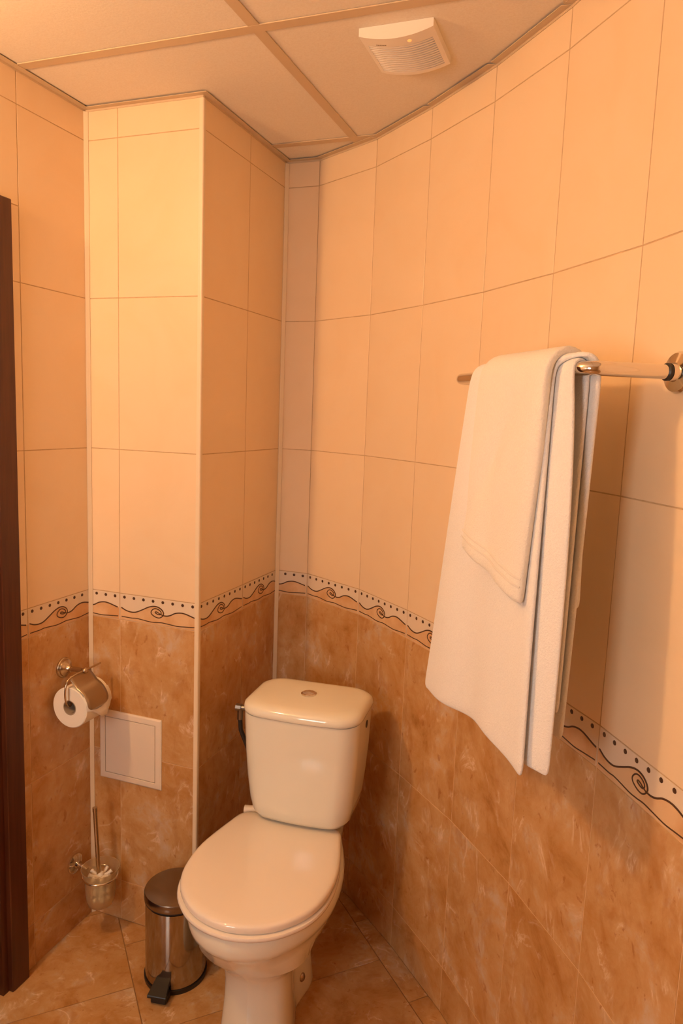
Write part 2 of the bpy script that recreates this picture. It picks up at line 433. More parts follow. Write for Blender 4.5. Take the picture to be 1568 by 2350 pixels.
# left wall with the doorway
DY0, DY1, DZ = -0.335, -1.035, 1.925           # door opening
bm = bmesh.new()
for y0, y1, z0, z1 in ((DY0, 0.0, 0, ZC), (DY1, DY0, DZ, ZC), (YB - TH, DY1, 0, ZC)): box(bm, -TH, -PROUD, y0, y1, z0, z1)
wall_left = struct(build('wall_left', bm, 'grout'))
T = (0, 1)
tile_column(wall_left, PA, T, -0.2378, 0, 0.0)
tile_column(wall_left, PA, T, -0.284, -0.2378, 0.25 - 0.0462, 0.0, 1.968)
tile_column(wall_left, PA, T, -0.4878, -0.2378, 0.0, 1.968)
tile_column(wall_left, PA, T, -0.7378, -0.4878, 0.0, 1.968)
tile_column(wall_left, PA, T, -0.9878, -0.7378, 0.0, 1.968)
tile_column(wall_left, PA, T, -1.10, -0.9878, 0.1378, 1.968)
y = -1.10
while y > YB + 0.05:
    ya = max(y - 0.25, YB); tile_column(wall_left, PA, T, ya, y, 0.25 - (y - ya)); y = ya
# pipe box: front and side
bm = bmesh.new(); prism(bm, [(-TH, PROUD), (PB[0] - PROUD, PROUD), (PB[0] - PROUD, 0.12), (-TH, 0.12)], 0, ZC)
wall_front = struct(build('wall_box_front', bm, 'grout'))
tile_column(wall_front, PA, (1, 0), 0, 0.1003, 0.25 - 0.1003)
tile_column(wall_front, PA, (1, 0), 0.1003, 0.352, 0.0)
bm = bmesh.new(); prism(bm, [(PB[0] - PROUD, 0.12), (PB[0] - PROUD, 0.4877), (0.23, 0.4877), (0.23, 0.12)], 0, ZC)
wall_side = struct(build('wall_box_side', bm, 'grout'))
tile_column(wall_side, PB, (0, 1), 0, 0.252, 0.0)
tile_column(wall_side, PB, (0, 1), 0.252, 0.4877, 0.0)
# back wall behind the toilet corner
bm = bmesh.new(); prism(bm, [(0.23, PC[1] + PROUD), (PD[0] + 0.0004, PD[1] + PROUD), (PD[0] + 0.03, PD[1] + TH), (0.23, PD[1] + TH)], 0, ZC)
wall_back = struct(build('wall_back', bm, 'grout'))
tile_column(wall_back, PC, (1, 0), 0, 0.1105, 0.25 - 0.1105)
# curved wall, faceted by the tile columns
def offset_pts(pts, d):
    out = []
    for i, p in enumerate(pts):
        ns = []
        for j in (i - 1, i):
            if 0 <= j < len(pts) - 1:
                dx, dy = pts[j+1][0]-pts[j][0], pts[j+1][1]-pts[j][1]; l = math.hypot(dx, dy); ns.append((-dy/l, dx/l))
        nx, ny = sum(n[0] for n in ns)/len(ns), sum(n[1] for n in ns)/len(ns); l = math.hypot(nx, ny)
        c = (ns[0][0]*nx + ns[0][1]*ny) / l
        out.append((p[0] + nx/l*d/c, p[1] + ny/l*d/c))
    return out
inner, outer = offset_pts(CURVE, PROUD), offset_pts(CURVE, TH)
bm = bmesh.new(); prism(bm, inner + outer[::-1], 0, ZC)
wall_curved = struct(build('wall_curved', bm, 'grout'))
for p, q in zip(CURVE, CURVE[1:]):
    l = math.hypot(q[0]-p[0], q[1]-p[1]); tile_column(wall_curved, p, ((q[0]-p[0])/l, (q[1]-p[1])/l), 0, l, 0.0)
# right wall and rear wall (behind the photographer) with a frosted window
bm = bmesh.new(); box(bm, XR, XR + TH, YB - TH, CURVE[-1][1] - 0.002, 0, ZC); struct(build('wall_right', bm, 'rear_wall'))
WX0, WX1, WZ0, WZ1 = 0.18, 0.72, 1.02, 1.72
bm = bmesh.new()
for x0, x1, z0, z1 in ((0, WX0, 0, ZC), (WX1, XR, 0, ZC), (WX0, WX1, 0, WZ0), (WX0, WX1, WZ1, ZC)): box(bm, x0, x1, YB - TH, YB, z0, z1)
struct(build('wall_rear', bm, 'rear_wall'))
bm = bmesh.new()
for x0, x1, z0, z1 in ((WX0, WX0+.04, WZ0, WZ1), (WX1-.04, WX1, WZ0, WZ1), (WX0+.04, WX1-.04, WZ0, WZ0+.04), (WX0+.04, WX1-.04, WZ1-.04, WZ1)): box(bm, x0, x1, YB-.06, YB-.02, z0, z1)
win = struct(build('window_1', bm, 'trim_plastic'))
bm = bmesh.new(); box(bm, WX0+.04, WX1-.04, YB-.045, YB-.040, WZ0+.04, WZ1-.04); build('pane', bm, 'window_glass', win)

# ceiling: slab, lay-in boards and the T-grid
bm = bmesh.new(); box(bm, -TH, XR + TH, YB - TH, 0.62, ZC + 0.03, ZC + 0.10); ceiling = struct(build('ceiling', bm, 'ceiling_board'))
GX, GY, BW = 0.616, (-0.238, 0.362), 0.0125
xs = [-0.09, GX, GX + 0.6, GX + 1.2, GX + 1.8]
xs = [x for x in xs if x < XR + 0.3]
ys = [0.60, 0.362, -0.238, -0.838, -1.438, -2.038, YB - 0.09]
for i in range(len(xs) - 1):
    for j in range(len(ys) - 1):
        bm = bmesh.new(); g = 0.0035
        box(bm, xs[i] + g, min(xs[i+1], XR + .09) - g, ys[j+1] + g, ys[j] - g, ZC + 0.0035, ZC + 0.018); build('ceiling_board', bm, 'ceiling_board', ceiling)
for x in xs[1:]:
    if x > XR: continue
    for j in range(len(ys) - 1):
        bm = bmesh.new(); box(bm, x - BW, x + BW, ys[j+1] + BW, ys[j] - BW, ZC + 0.0006, ZC + 0.0026); build('grid_bar', bm, 'grid_metal', ceiling)
for y in ys[1:-1]:
    bm = bmesh.new(); box(bm, -0.09, XR + 0.09, y - BW, y + BW, ZC + 0.0004, ZC + 0.0026); build('grid_bar', bm, 'grid_metal', ceiling)
# wall angle under the ceiling edge, one length per wall / facet
tn = 0
def trim(bm, material='trim_plastic', **kw):
    global tn
    tn += 1
    return struct(build('trim_%d' % tn, bm, material, **kw))
AW = 0.017
def angle_strip(p, q, e0=0.0, e1=0.0, dz=0.0):
    dx, dy = q[0]-p[0], q[1]-p[1]; l = math.hypot(dx, dy); tx, ty = dx/l, dy/l; nx, ny = ty, -tx
    bm = bmesh.new()
    pts = [(p[0]-tx*0, p[1]-ty*0), (q[0], q[1]), (q[0]+nx*AW-tx*e1, q[1]+ny*AW-ty*e1), (p[0]+nx*AW+tx*e0, p[1]+ny*AW+ty*e0)]
    prism(bm, pts, ZC - 0.0012 - dz, ZC + 0.0002 - dz)
    pts = [(p[0]+nx*.0002, p[1]+ny*.0002), (q[0]+nx*.0002, q[1]+ny*.0002), (q[0]+nx*.0016, q[1]+ny*.0016), (p[0]+nx*.0016, p[1]+ny*.0016)]
    prism(bm, pts, ZC - 0.006 - dz, ZC - 0.0012 - dz)
    trim(bm, 'grid_metal')
angle_strip((0, YB), PA, 0, AW)
angle_strip(PA, PB, AW, -AW)
angle_strip(PB, PC, -AW, AW)
angle_strip(PC, PD, AW, 0.004)
for i, (p, q) in enumerate(zip(CURVE, CURVE[1:])): angle_strip(p, q, 0.002, 0.012, 0.0)
# vertical corner strips
def corner_strip(poly):
    bm = bmesh.new(); prism(bm, poly, 0.0, ZC - 0.0065); trim(bm)
corner_strip([(0.0002, -0.0002), (0.0002, -0.009), (0.002, -0.0095), (0.0095, -0.002), (0.009, -0.0002)])
pts = [(PB[0] - 0.009, -0.0002)] + [(PB[0] - 0.004 + 0.0062 * math.cos(math.radians(a)), 0.004 - 0.0062 * math.sin(math.radians(-a))) for a in range(-90, 1, 15)] + [(PB[0] + 0.0002, 0.009), (PB[0] + 0.0001, -0.0001)]
bm = bmesh.new()
arcp = [(PB[0] - 0.010, -0.0001), (PB[0] - 0.010, -0.0018), (PB[0] - 0.002, -0.0022)] + [(PB[0] - 0.002 + 0.0042 * math.cos(math.radians(a)), 0.002 + 0.0042 * math.sin(math.radians(a))) for a in range(-90, 1, 18)] + [(PB[0] + 0.0018, 0.010), (PB[0] + 0.0001, 0.010), (PB[0] + 0.0001, -0.0001)]
prism(bm, arcp, 0, ZC - 0.0065); trim(bm)
corner_strip([(PC[0] + 0.0002, PC[1] - 0.0002), (PC[0] + 0.0002, PC[1] - 0.010), (PC[0] + 0.002, PC[1] - 0.0105), (PC[0] + 0.0105, PC[1] - 0.002), (PC[0] + 0.010, PC[1] - 0.0002)])

# door in the left wall: casing, jamb, leaf, hinges
bm = bmesh.new()
for y0, y1, z0, z1 in ((DY0, -0.277, 0, 1.972), (DY1 - .058, DY1, 0, 1.972), (DY1, DY0, DZ - .01, 1.972)):
    box(bm, 0.0003, 0.018, y0, y1, z0, z1)
bmesh.ops.bevel(bm, geom=[e for e in bm.edges], offset=0.002, segments=1, affect='EDGES')
casing = struct(build('door_1', bm, 'dark_wood'))
bm = bmesh.new()
box(bm, -TH, 0.004, DY0 - 0.018, DY0 - 0.0004, 0, DZ); box(bm, -TH, 0.004, DY1 + 0.0004, DY1 + 0.018, 0, DZ); box(bm, -TH, 0.004, DY1 + .018, DY0 - .018, DZ - 0.018, DZ - 0.0004)
build('jamb', bm, 'dark_wood', casing)
bm = bmesh.new(); box(bm, -0.062, -0.022, DY1 + 0.020, DY0 - 0.020, 0.008, DZ - 0.022)
for z0, z1 in ((0.14, 0.88), (1.0, 1.78)): box(bm, -0.0225, -0.016, DY1 + 0.13, DY0 - 0.13, z0, z1)
leaf = build('door_leaf', bm, 'dark_wood', casing)
for z in (0.18, 0.95, 1.72):
    bm = bmesh.new(); tube(bm, [(-0.012, DY0 - 0.024, z - 0.045), (-0.012, DY0 - 0.024, z + 0.045)], 0.006, 12)
    box(bm, -0.022, -0.0205, DY0 - 0.05, DY0 - 0.021, z - 0.04, z + 0.04)
    build('hinge', bm, 'aged_brass', leaf, smooth=True, angle=40)
bm = bmesh.new(); tube(bm, [(-0.022, DY1 + .07, 1.02), (0.03, DY1 + .07, 1.02), (0.035, DY1 + .08, 1.02), (0.035, DY1 + .19, 1.02)], 0.008, 12)
build('door_handle', bm, 'chrome', leaf, smooth=True, angle=50)

# ------------------------------------------------------------------ warm wall lamp above the door
lamp = thing('wall_lamp', 'round frosted globe lamp on the tiled wall beside the door', 'lamp', (0, LAMP_POS[1], LAMP_POS[2]))
bm = bmesh.new(); lathe(bm, [(0, 0.0002), (0.05, 0.0002), (0.05, 0.012), (0.03, 0.014), (0.02, 0.018), (0, 0.018)], axis_mtx((0, 0, 0), (1, 0, 0)), 32)
build('lamp_base', bm, 'chrome', lamp, smooth=True, angle=30)
bm = bmesh.new(); bmesh.ops.create_uvsphere(bm, u_segments=32, v_segments=20, radius=0.050, matrix=Matrix.Translation((LAMP_POS[0], 0, 0)))
build('lamp_globe', bm, 'lamp_glass', lamp, smooth=True)

# ------------------------------------------------------------------ toilet
toilet = thing('toilet', 'white ceramic close-coupled toilet with closed lid in the tiled corner', 'toilet', (0.634, 0.02, 0), math.radians(5))
def outline(yf, yb, tab, n=30, z=0.0):
    """closed loop from a half-width table over s in 0 (front) .. 1 (back)"""
    L_ = []
    for i in range(n + 1):
        s = 0.5 - 0.5 * math.cos(math.pi * i / n)
        L_.append((max(interp(tab, s), 0.0008), yf + (yb - yf) * s))
    return [(x, y, z) for x, y in L_] + [(-x, y, z) for x, y in L_[::-1]]
LIDT = [(0, 0.0), (.006, .026), (.02, .052), (.05, .083), (.1, .114), (.2, .151), (.32, .173), (.45, .181), (.58, .180), (.72, .169), (.85, .155), (.93, .146), (.965, .138), (.985, .126), (1.0, .108)]
def sc_tab(tab, k): return [(s, w * k) for s, w in tab]
# bowl and pedestal in one skin
RIMT = [(0, 0), (.006, .026), (.02, .050), (.05, .080), (.1, .108), (.2, .142), (.32, .163), (.42, .169), (.55, .165), (.68, .145), (.8, .122), (.9, .112), (.96, .104), (.99, .08), (1, .0)]
def ped(wf, wn, wb, nose=.12):
    """pedestal width profile: front column wf, neck wn, rear body wb"""
    return [(0, 0), (.01, wf*.30), (.04, wf*.58), (.1, wf*.86), (.2, wf), (.32, wf*.98), (.45, (wf+wn)/2), (.58, wn), (.72, (wn+wb)/2), (.84, wb), (.94, wb*.92), (.985, wb*.6), (1, 0)]
secs = [(0.0, -.305, .005, ped(.086, .066, .079)), (0.010, -.307, .007, ped(.088, .068, .081)), (0.05, -.303, .004, ped(.084, .062, .076)), (0.11, -.296, .004, ped(.080, .056, .071)),
        (0.16, -.294, .010, ped(.080, .056, .070)), (0.195, -.299, .025, ped(.084, .060, .072)), (0.215, -.311, .045, ped(.092, .068, .076)), (0.24, -.331, .075, ped(.110, .084, .086)),
        (0.27, -.360, .11, ped(.134, .110, .100)), (0.30, -.385, .14, sc_tab(RIMT, .92)), (0.330, -.405, .15, sc_tab(RIMT, .985)), (0.346, -.416, .15, sc_tab(RIMT, 1.015)),
        (0.352, -.423, .15, sc_tab(RIMT, 1.04)), (0.364, -.427, .15, sc_tab(RIMT, 1.055)), (0.395, -.431, .15, sc_tab(RIMT, 1.065)), (0.403, -.427, .15, sc_tab(RIMT, 1.04)), (0.404, -.40, .14, sc_tab(RIMT, .93))]
bm = bmesh.new(); loft(bm, [outline(yf, yb, tab, 34, z) for z, yf, yb, tab in secs])
bowl = build('bowl', bm, 'porcelain', toilet, smooth=True, angle=60)
for sx in (-1, 1):
    bm = bmesh.new(); lathe(bm, [(0.011, -0.004), (0.011, 0.004), (0.008, 0.007), (0, 0.008)], axis_mtx((sx * 0.066, -0.085, 0.055), (sx, -0.25, 0.12)), 20)
    build('bolt_cap', bm, 'aged_brass', bowl, smooth=True, angle=40)
# seat ring and lid
bm = bmesh.new()
loft(bm, [outline(-.436 + d, -.012, sc_tab(LIDT, k), 34, z) for z, k, d in ((.4055, .975, .005), (.408, 1.0, 0), (.414, 1.008, -.002), (.4175, 1.0, 0), (.4185, .97, .006))])
build('seat', bm, 'seat_plastic', toilet, smooth=True, angle=50)
bm = bmesh.new()
lo = [outline(-.431 + d, 0.0 + b, sc_tab(LIDT, k), 34, z) for z, k, d, b in ((.4200, .945, .012, -.008), (.4208, .978, .004, -.003), (.4250, .990, .002, 0), (.4335, .990, .002, 0), (.4378, .975, .005, -.004), (.4398, .945, .012, -.012), (.4408, .88, .028, -.03), (.4412, .5, .12, -.10))]
loft(bm, lo)
lid = build('lid', bm, 'seat_plastic', toilet, smooth=True, angle=55)
for sx in (-1, 1):
    bm = bmesh.new(); tube(bm, [(sx*.062, .012, .428), (sx*.100, .012, .428)], .011, 16); box(bm, sx*.081 - .014, sx*.081 + .014, .002, .022, .4045, .424)
    build('hinge', bm, 'seat_plastic', toilet, smooth=True, angle=40)
# cistern: rounded-rectangle loft tapering downwards, front face bowed
def rrect(w, yf, yb, rf, z, bow=0.012, n=10):
    """loop: rounded rectangle, half width w, front y=yf (bowed out), back y=yb"""
    P = []
    def cor(cx, cy, a0):
        for i in range(n + 1):
            a = math.radians(a0 + 90 * i / n); P.append((cx + rf * math.cos(a), cy + rf * math.sin(a)))
    cor(w - rf, yb - rf, 0); cor(-w + rf, yb - rf, 90); cor(-w + rf, yf + rf, 180)
    for i in range(1, 14):
        t = i / 14; P.append((-w + rf + (2*w - 2*rf) * t, yf))
    cor(w - rf, yf + rf, 270)
    for i in range(1, 14): P.append((w - rf - (2*w - 2*rf) * 0, yf)) if False else None
    out = []
    for x, y in P:
        k = 1 - (x / w) ** 2
        if y < (yf + yb) / 2: y -= bow * k
        out.append((x, y, z))
    return out
CY = 0.075      # back face of the cistern is at CY + .09 in toilet space
bm = bmesh.new()
cs = [(.447, .112, -.022, .135, .035), (.453, .126, -.038, .140, .042), (.466, .134, -.046, .145, .046), (.50, .140, -.052, .150, .046), (.56, .146, -.057, .152, .046), (.63, .151, -.060, .155, .046), (.70, .154, -.062, .155, .046), (.738, .155, -.063, .155, .046)]
loft(bm, [rrect(w, yf, yb, rf, z) for z, w, yf, yb, rf in cs])
cistern = build('cistern', bm, 'porcelain', toilet, smooth=True, angle=50)
for v_ in cistern.data.vertices: v_.co.x += 0.025
bm = bmesh.new()
ls = [(.7395, .157, -.065, .155, .055), (.7415, .1595, -.0675, .157, .058), (.748, .1605, -.0685, .158, .060), (.758, .1585, -.066, .155, .060), (.764, .152, -.060, .149, .058), (.768, .143, -.050, .139, .052), (.7695, .130, -.036, .126, .044), (.7705, .09, .0, .09, .03)]
loft(bm, [rrect(w, yf, yb, rf, z) for z, w, yf, yb, rf in ls])
clid = build('cistern_lid', bm, 'porcelain', cistern, smooth=True, angle=50)
for v_ in clid.data.vertices: v_.co.x += 0.025
bm = bmesh.new(); lathe(bm, [(.0, -.002), (.021, -.002), (.021, .003), (.019, .0045), (.0175, .0042), (.017, .003), (.0165, .0042), (0, .0055)], Matrix.Translation((.022, .045, .7705)), 32)
bt = build('flush_button', bm, 'chrome', clid, smooth=True, angle=35)
# inlet valve on the left flank, blind plug on the right flank, grey feed elbow under the cistern
bm = bmesh.new(); X0 = -.135
tube(bm, [(X0 + .008, .045, .705), (X0 - .040, .045, .705)], .0075, 16); tube(bm, [(X0 - .034, .045, .705), (X0 - .050, .045, .705)], .0105, 8)
tube(bm, [(X0 - .038, .045, .705), (X0 - .038, .044, .672)], .0085, 12)
vl = build('inlet_valve', bm, 'dark_chrome', cistern, smooth=True, angle=40)
bm = bmesh.new(); tube(bm, [(X0 - .038, .044, .680), (X0 - .037, .048, .64), (X0 - .022, .08, .56), (X0 - .02, .15, .45), (X0 - .05, .22, .34)], .0062, 12)
build('hose', bm, 'dark_hose', cistern, smooth=True, angle=60)
bm = bmesh.new(); lathe(bm, [(0, -.002), (.010, -.002), (.010, .0015), (.0, .002)], axis_mtx((.1790, .06, .705), (1, 0, 0)), 20)
build('port_plug', bm, 'black_rubber', cistern, smooth=True, angle=40)
bm = bmesh.new(); tube(bm, [(-.06, .04, .428), (-.10, .03, .424), (-.146, .025, .422)], .012, 16)
build('feed_elbow', bm, 'panel_plastic', toilet, smooth=True, angle=50)

# ------------------------------------------------------------------ pedal bin
tb = thing('pedal_bin', 'small round stainless steel pedal bin beside the toilet', 'bin', (0.362, -0.113, 0), math.radians(10))
BR = 0.080
bm = bmesh.new(); lathe(bm, [(0, .012), (BR, .012), (BR, .222), (BR - .004, .225), (0, .225)], None, 56); body = build('body', bm, 'brushed_steel', tb, smooth=True, angle=35)
bm = bmesh.new(); lathe(bm, [(0, .0), (BR + .002, .0), (BR + .003, .004), (BR + .003, .012), (BR - .001, .0125), (0, .0125)], None, 56); build('base_ring', bm, 'black_plastic', tb, smooth=True, angle=35)
bm = bmesh.new(); lathe(bm, [(0, .2252), (BR + .001, .2252), (BR + .002, .2262), (BR + .002, .2295), (0, .2295)], None, 56); build('rim_gasket', bm, 'black_rubber', tb, smooth=True, angle=35)
bm = bmesh.new(); lathe(bm, [(0, .2297), (BR + .0025, .2297), (BR + .003, .231), (BR + .003, .247), (BR + .001, .2505), (BR - .004, .2515), (BR - .02, .2535), (.03, .2560), (0, .2565)], None, 56); build('lid', bm, 'lid_steel', tb, smooth=True, angle=30)
bm = bmesh.new()
prism(bm, [(-.019, -BR + .004), (.019, -BR + .004), (.026, -BR - .044), (-.026, -BR - .044)], .026, .034)
for v_ in bm.verts:
    if v_.co.y < -BR - .02: v_.co.z -= .004
    else: v_.co.z += .016
bmesh.ops.bevel(bm, geom=bm.edges[:], offset=.0015, segments=1, affect='EDGES')
pd = build('pedal', bm, 'black_plastic', tb)
bm = bmesh.new(); box(bm, -.021, .021, -BR - .034, -BR - .002, .0, .022); bmesh.ops.bevel(bm, geom=bm.edges[:], offset=.003, segments=1, affect='EDGES')
build('pedal_foot', bm, 'black_plastic', pd)

# ------------------------------------------------------------------ toilet brush with its wall holder
BX, BYc = 0.092, -0.082
bh = thing('brush_holder', 'frosted glass toilet brush holder on a round chrome wall plate', 'brush holder', (0, BYc, 0.203))
bm = bmesh.new(); lathe(bm, [(0, .0002), (.028, .0002), (.028, .006), (.022, .010), (.012, .013), (.010, .02), (0, .02)], axis_mtx((0, 0, 0), (1, 0, 0)), 32); build('wall_plate', bm, 'chrome', bh, smooth=True, angle=35)
bm = bmesh.new(); tube(bm, [(.012, 0, 0), (.030, 0, -.003), (BX - .045, 0, -.008)], .006, 14); build('arm', bm, 'chrome', bh, smooth=True, angle=50)
bm = bmesh.new(); ring = [(BX + .0465 * math.cos(a * math.pi / 18), .0465 * math.sin(a * math.pi / 18), -.012) for a in range(37)]
tube(bm, ring, .003, 10, cap=False); build('ring', bm, 'chrome', bh, smooth=True)
bm = bmesh.new()
lathe(bm, [(0, -.102), (.026, -.102), (.034, -.096), (.038, -.082), (.041, -.06), (.043, -.018), (.047, -.004), (.053, .012), (.0510, .0122), (.045, -.003), (.0405, -.018), (.0385, -.06), (.0355, -.080), (.031, -.093), (0, -.0975)], Matrix.Translation((BX, 0, 0)), 40)
build('cup', bm, 'frosted_glass', bh, smooth=True, angle=50)
tbx = thing('toilet_brush', 'toilet brush with thin metal handle standing in the frosted cup', 'brush', (BX, BYc, 0.106))
ex, ey = -0.012, -0.006
bm = bmesh.new(); tube(bm, [(0, 0, .02), (ex * .4, ey * .4, .11), (ex, ey, .285)], .0060, 14); tube(bm, [(ex * .97, ey * .97, .278), (ex, ey, .290)], .0068, 14)
build('handle', bm, 'aged_brass', tbx, smooth=True, angle=50)
bm = bmesh.new(); lathe(bm, [(0, .0), (.010, .0), (.010, .088), (.007, .094), (0, .095)], None, 16); build('brush_core', bm, 'brush_white', tbx, smooth=True, angle=40)
bm = bmesh.new()
for k in range(8):
    a = 2 * math.pi * k / 8
    for z in (.012, .036, .060, .082):
        rr = .031 if z > .07 else .0265
        tube(bm, [(.007 * math.cos(a), .007 * math.sin(a), z), (.02 * math.cos(a), .02 * math.sin(a), z + .003), (rr * math.cos(a), rr * math.sin(a), z + .010)], [.0038, .0048, .0054], 8)
o = build('bristles', bm, 'brush_white', tbx, smooth=True, angle=60); o['kind'] = 'stuff'

# ------------------------------------------------------------------ toilet paper holder and roll
HY = -0.114
ph = thing('paper_holder', 'aged brass toilet paper holder with metal cover flap on left wall', 'paper holder', (0, HY, 0.80))
bm = bmesh.new(); lathe(bm, [(0, .0002), (.027, .0002), (.028, .004), (.0265, .0065), (.023, .0075), (.022, .011), (.017, .014), (.011, .020), (.009, .028), (0, .028)], axis_mtx((0, 0, 0), (1, 0, 0)), 36); build('wall_plate', bm, 'aged_brass', ph, smooth=True, angle=35)
bm = bmesh.new(); tube(bm, [(.02, 0, 0), (.068, 0, .002)], [.0075, .0055], 14)
lathe(bm, [(0, -.009), (.006, -.0075), (.009, 0), (.006, .0075), (0, .009)], axis_mtx((.072, 0, .002), (1, 0, 0)), 20); build('post', bm, 'aged_brass', ph, smooth=True, angle=60)
# wire loop: along the hinge axis, down beside the roll and through its core
RZ, RX = -0.068, 0.072
bm = bmesh.new()
w = [(RX, .065, .003), (RX, .0, .003), (RX, -.035, .003), (RX, -.055, .001)] + [(RX, -.058 - .018 * math.sin(math.radians(a)), -.038 + .038 * math.cos(math.radians(a))) for a in range(15, 181, 15)] + [(RX, -.05, RZ + .001), (RX, .02, RZ)]
tube(bm, w, .0027, 10); build('wire_loop', bm, 'aged_brass', ph, smooth=True, angle=60)
# cover flap: curved sheet hinged on the wire, hugging the roll
bm = bmesh.new(); prof = []
for i in range(15):
    a = math.radians(74 - 80 * i / 14); prof.append((RX + .0575 * math.cos(a), RZ - .012 + .0575 * math.sin(a)))
prof = [(RX - .001, .004), (RX + .001, -.006)] + prof[1:]
rows = []
for i, (x, z) in enumerate(prof):
    k = i / (len(prof) - 1); hw = .041
    if k > .8: hw = .041 * math.sqrt(max(0.03, 1 - ((k - .8) / .205) ** 2))
    rows.append([(x, -.016 + hw * s, z) for s in (-1, -.75, -.4, 0, .4, .75, 1)])
vr = [[bm.verts.new(p) for p in r_] for r_ in rows]
for p, q in zip(vr, vr[1:]):
    for k in range(6): bm.faces.new((p[k], p[k+1], q[k+1], q[k]))
fl = build('cover_flap', bm, 'satin_flap', ph, smooth=True); md = fl.modifiers.new('thick', 'SOLIDIFY'); md.thickness = .0012; md.offset = 1
roll = thing('toilet_paper_roll', 'white toilet paper roll hanging under the brass cover flap', 'toilet paper', (RX, HY, 0.80 + RZ))
my = axis_mtx((0, -.060, -.012), (0, 1, 0))
bm = bmesh.new(); lathe(bm, [(.0205, 0), (.053, 0), (.055, .002), (.055, .098), (.053, .10), (.0205, .10)], my, 56, close=True); build('paper_body', bm, 'paper', roll, smooth=True, angle=40)
bm = bmesh.new(); lathe(bm, [(.0185, -.0005), (.0204, -.0005), (.0204, .1005), (.0185, .1005)], my, 40, close=True); build('core', bm, 'card_core', roll, smooth=True, angle=40)
bm = bmesh.new(); pr = [(.0552 * math.cos(math.radians(a)), -.012 + .0552 * math.sin(math.radians(a))) for a in (40, 20, 0, -8)] + [(.0555, -.03), (.0550, -.047)]
rows = []
for i, (x, z) in enumerate(pr):
    k = max(0, (i - 2) / 3.0); y0, y1 = -.060 + .055 * k, .040 - .022 * k
    rows.append([bm.verts.new((x + .0008 + (0.003 * k * k), y0 + (y1 - y0) * j / 4, z)) for j in range(5)])
for p, q in zip(rows, rows[1:]):
    for k in range(4): bm.faces.new((p[k], p[k+1], q[k+1], q[k]))
tl = build('paper_tail', bm, 'paper', roll, smooth=True); md = tl.modifiers.new('thick', 'SOLIDIFY'); md.thickness = .0008; md.offset = 1

# ------------------------------------------------------------------ access panel on the pipe box
ap = thing('access_panel', 'square white plastic access panel on the marbled pipe box', 'access panel', (0.136, 0, 0.543))
HW, HH, FW = .104, .104, .019
bm = bmesh.new()
loops = []
for ins, d in ((0, -.0002), (0, -.003), (.004, -.0055), (FW - .001, -.0065), (FW, -.0055), (FW, -.0002)):
    loops.append([(x, d, z) for x, z in ((-HW+ins, -HH+ins), (HW-ins, -HH+ins), (HW-ins, HH-ins), (-HW+ins, HH-ins))])
R = [[bm.verts.new(p) for p in lp] for lp in loops]
for a_, b_ in zip(R, R[1:] + R[:1]):
    for k in range(4): bm.faces.new((a_[k], a_[(k+1) % 4], b_[(k+1) % 4], b_[k]))
build('frame', bm, 'panel_plastic', ap)
bm = bmesh.new(); g = FW + .0016; box(bm, -HW+g, HW-g, -.0058, -.0004, -HH+g, HH-g); bmesh.ops.bevel(bm, geom=bm.edges[:], offset=.0008, segments=1, affect='EDGES')
build('hatch', bm, 'panel_plastic', ap)
bm = bmesh.new(); box(bm, -HW+FW-.0004, HW-FW+.0004, -.0012, -.0003, -HH+FW-.0004, HH-FW+.0004); build('gap_backing', bm, 'black_rubber', ap)

# ------------------------------------------------------------------ towel rail
RZt = 1.590
W0 = Vector((1.4352, -0.4668, RZt)); n_in = Vector((-.853, -.523, 0)).normalized()
P0 = W0 + n_in * 0.146
dR = Vector((math.cos(math.radians(125)), math.sin(math.radians(125)), 0)); nR = Vector((-dR.y, dR.x, 0))   # nR: towards the room
if nR.dot(n_in) < 0: nR = -nR
RL = 0.452
P1 = P0 + dR * RL
rail = thing('towel_rail', 'chrome towel rail on two posts holding the white towels', 'towel rail', W0)
# far post meets the curved wall on facet G-H
G_, H_ = Vector((1.0558, .033, 0)), Vector((1.22, -.1565, 0)); tg = (H_ - G_).normalized(); ng = Vector((tg.y, -tg.x, 0))
d_far = (P1 - G_).dot(ng); W1 = P1 - nR * (d_far / nR.dot(ng))
rb = 0.022
path = [W0 + n_in * .012, W0 + n_in * .06, P0 - n_in * rb]
for i in range(1, 8):
    a = math.radians(90 * i / 8); path.append(P0 - n_in * rb + n_in * (rb * math.sin(a)) + dR * (rb * (1 - math.cos(a))))
path += [P0 + dR * rb, P0 + dR * (RL * .5), P1 - dR * rb]
for i in range(1, 8):
    a = math.radians(90 * i / 8); path.append(P1 - dR * rb + dR * (rb * math.sin(a)) - nR * (rb * (1 - math.cos(a))))
path += [P1 - nR * rb, W1 + nR * .012]
bm = bmesh.new(); tube(bm, [p - W0 for p in path], .0106, 20); build('bar', bm, 'chrome', rail, smooth=True, angle=60)
for wv, nv in ((W0, n_in), (W1, nR)):
    nn = Vector((-.853, -.523, 0)).normalized() if wv is W0 else ng
    off = Vector(wv) - W0
    bm = bmesh.new(); lathe(bm, [(0, .0003), (.030, .0003), (.0305, .004), (.028, .008), (.014, .011), (.0125, .018), (0, .018)], axis_mtx(off, nn), 40); build('flange', bm, 'chrome', rail, smooth=True, angle=35)
    bm = bmesh.new(); lathe(bm, [(.0128, .010), (.0128, .014), (.0112, .015), (.0112, .019), (.0128, .020), (.0128, .024), (.0108, .026)], axis_mtx(off, nn), 28); build('collar', bm, 'dark_hose', rail, smooth=True, angle=35)

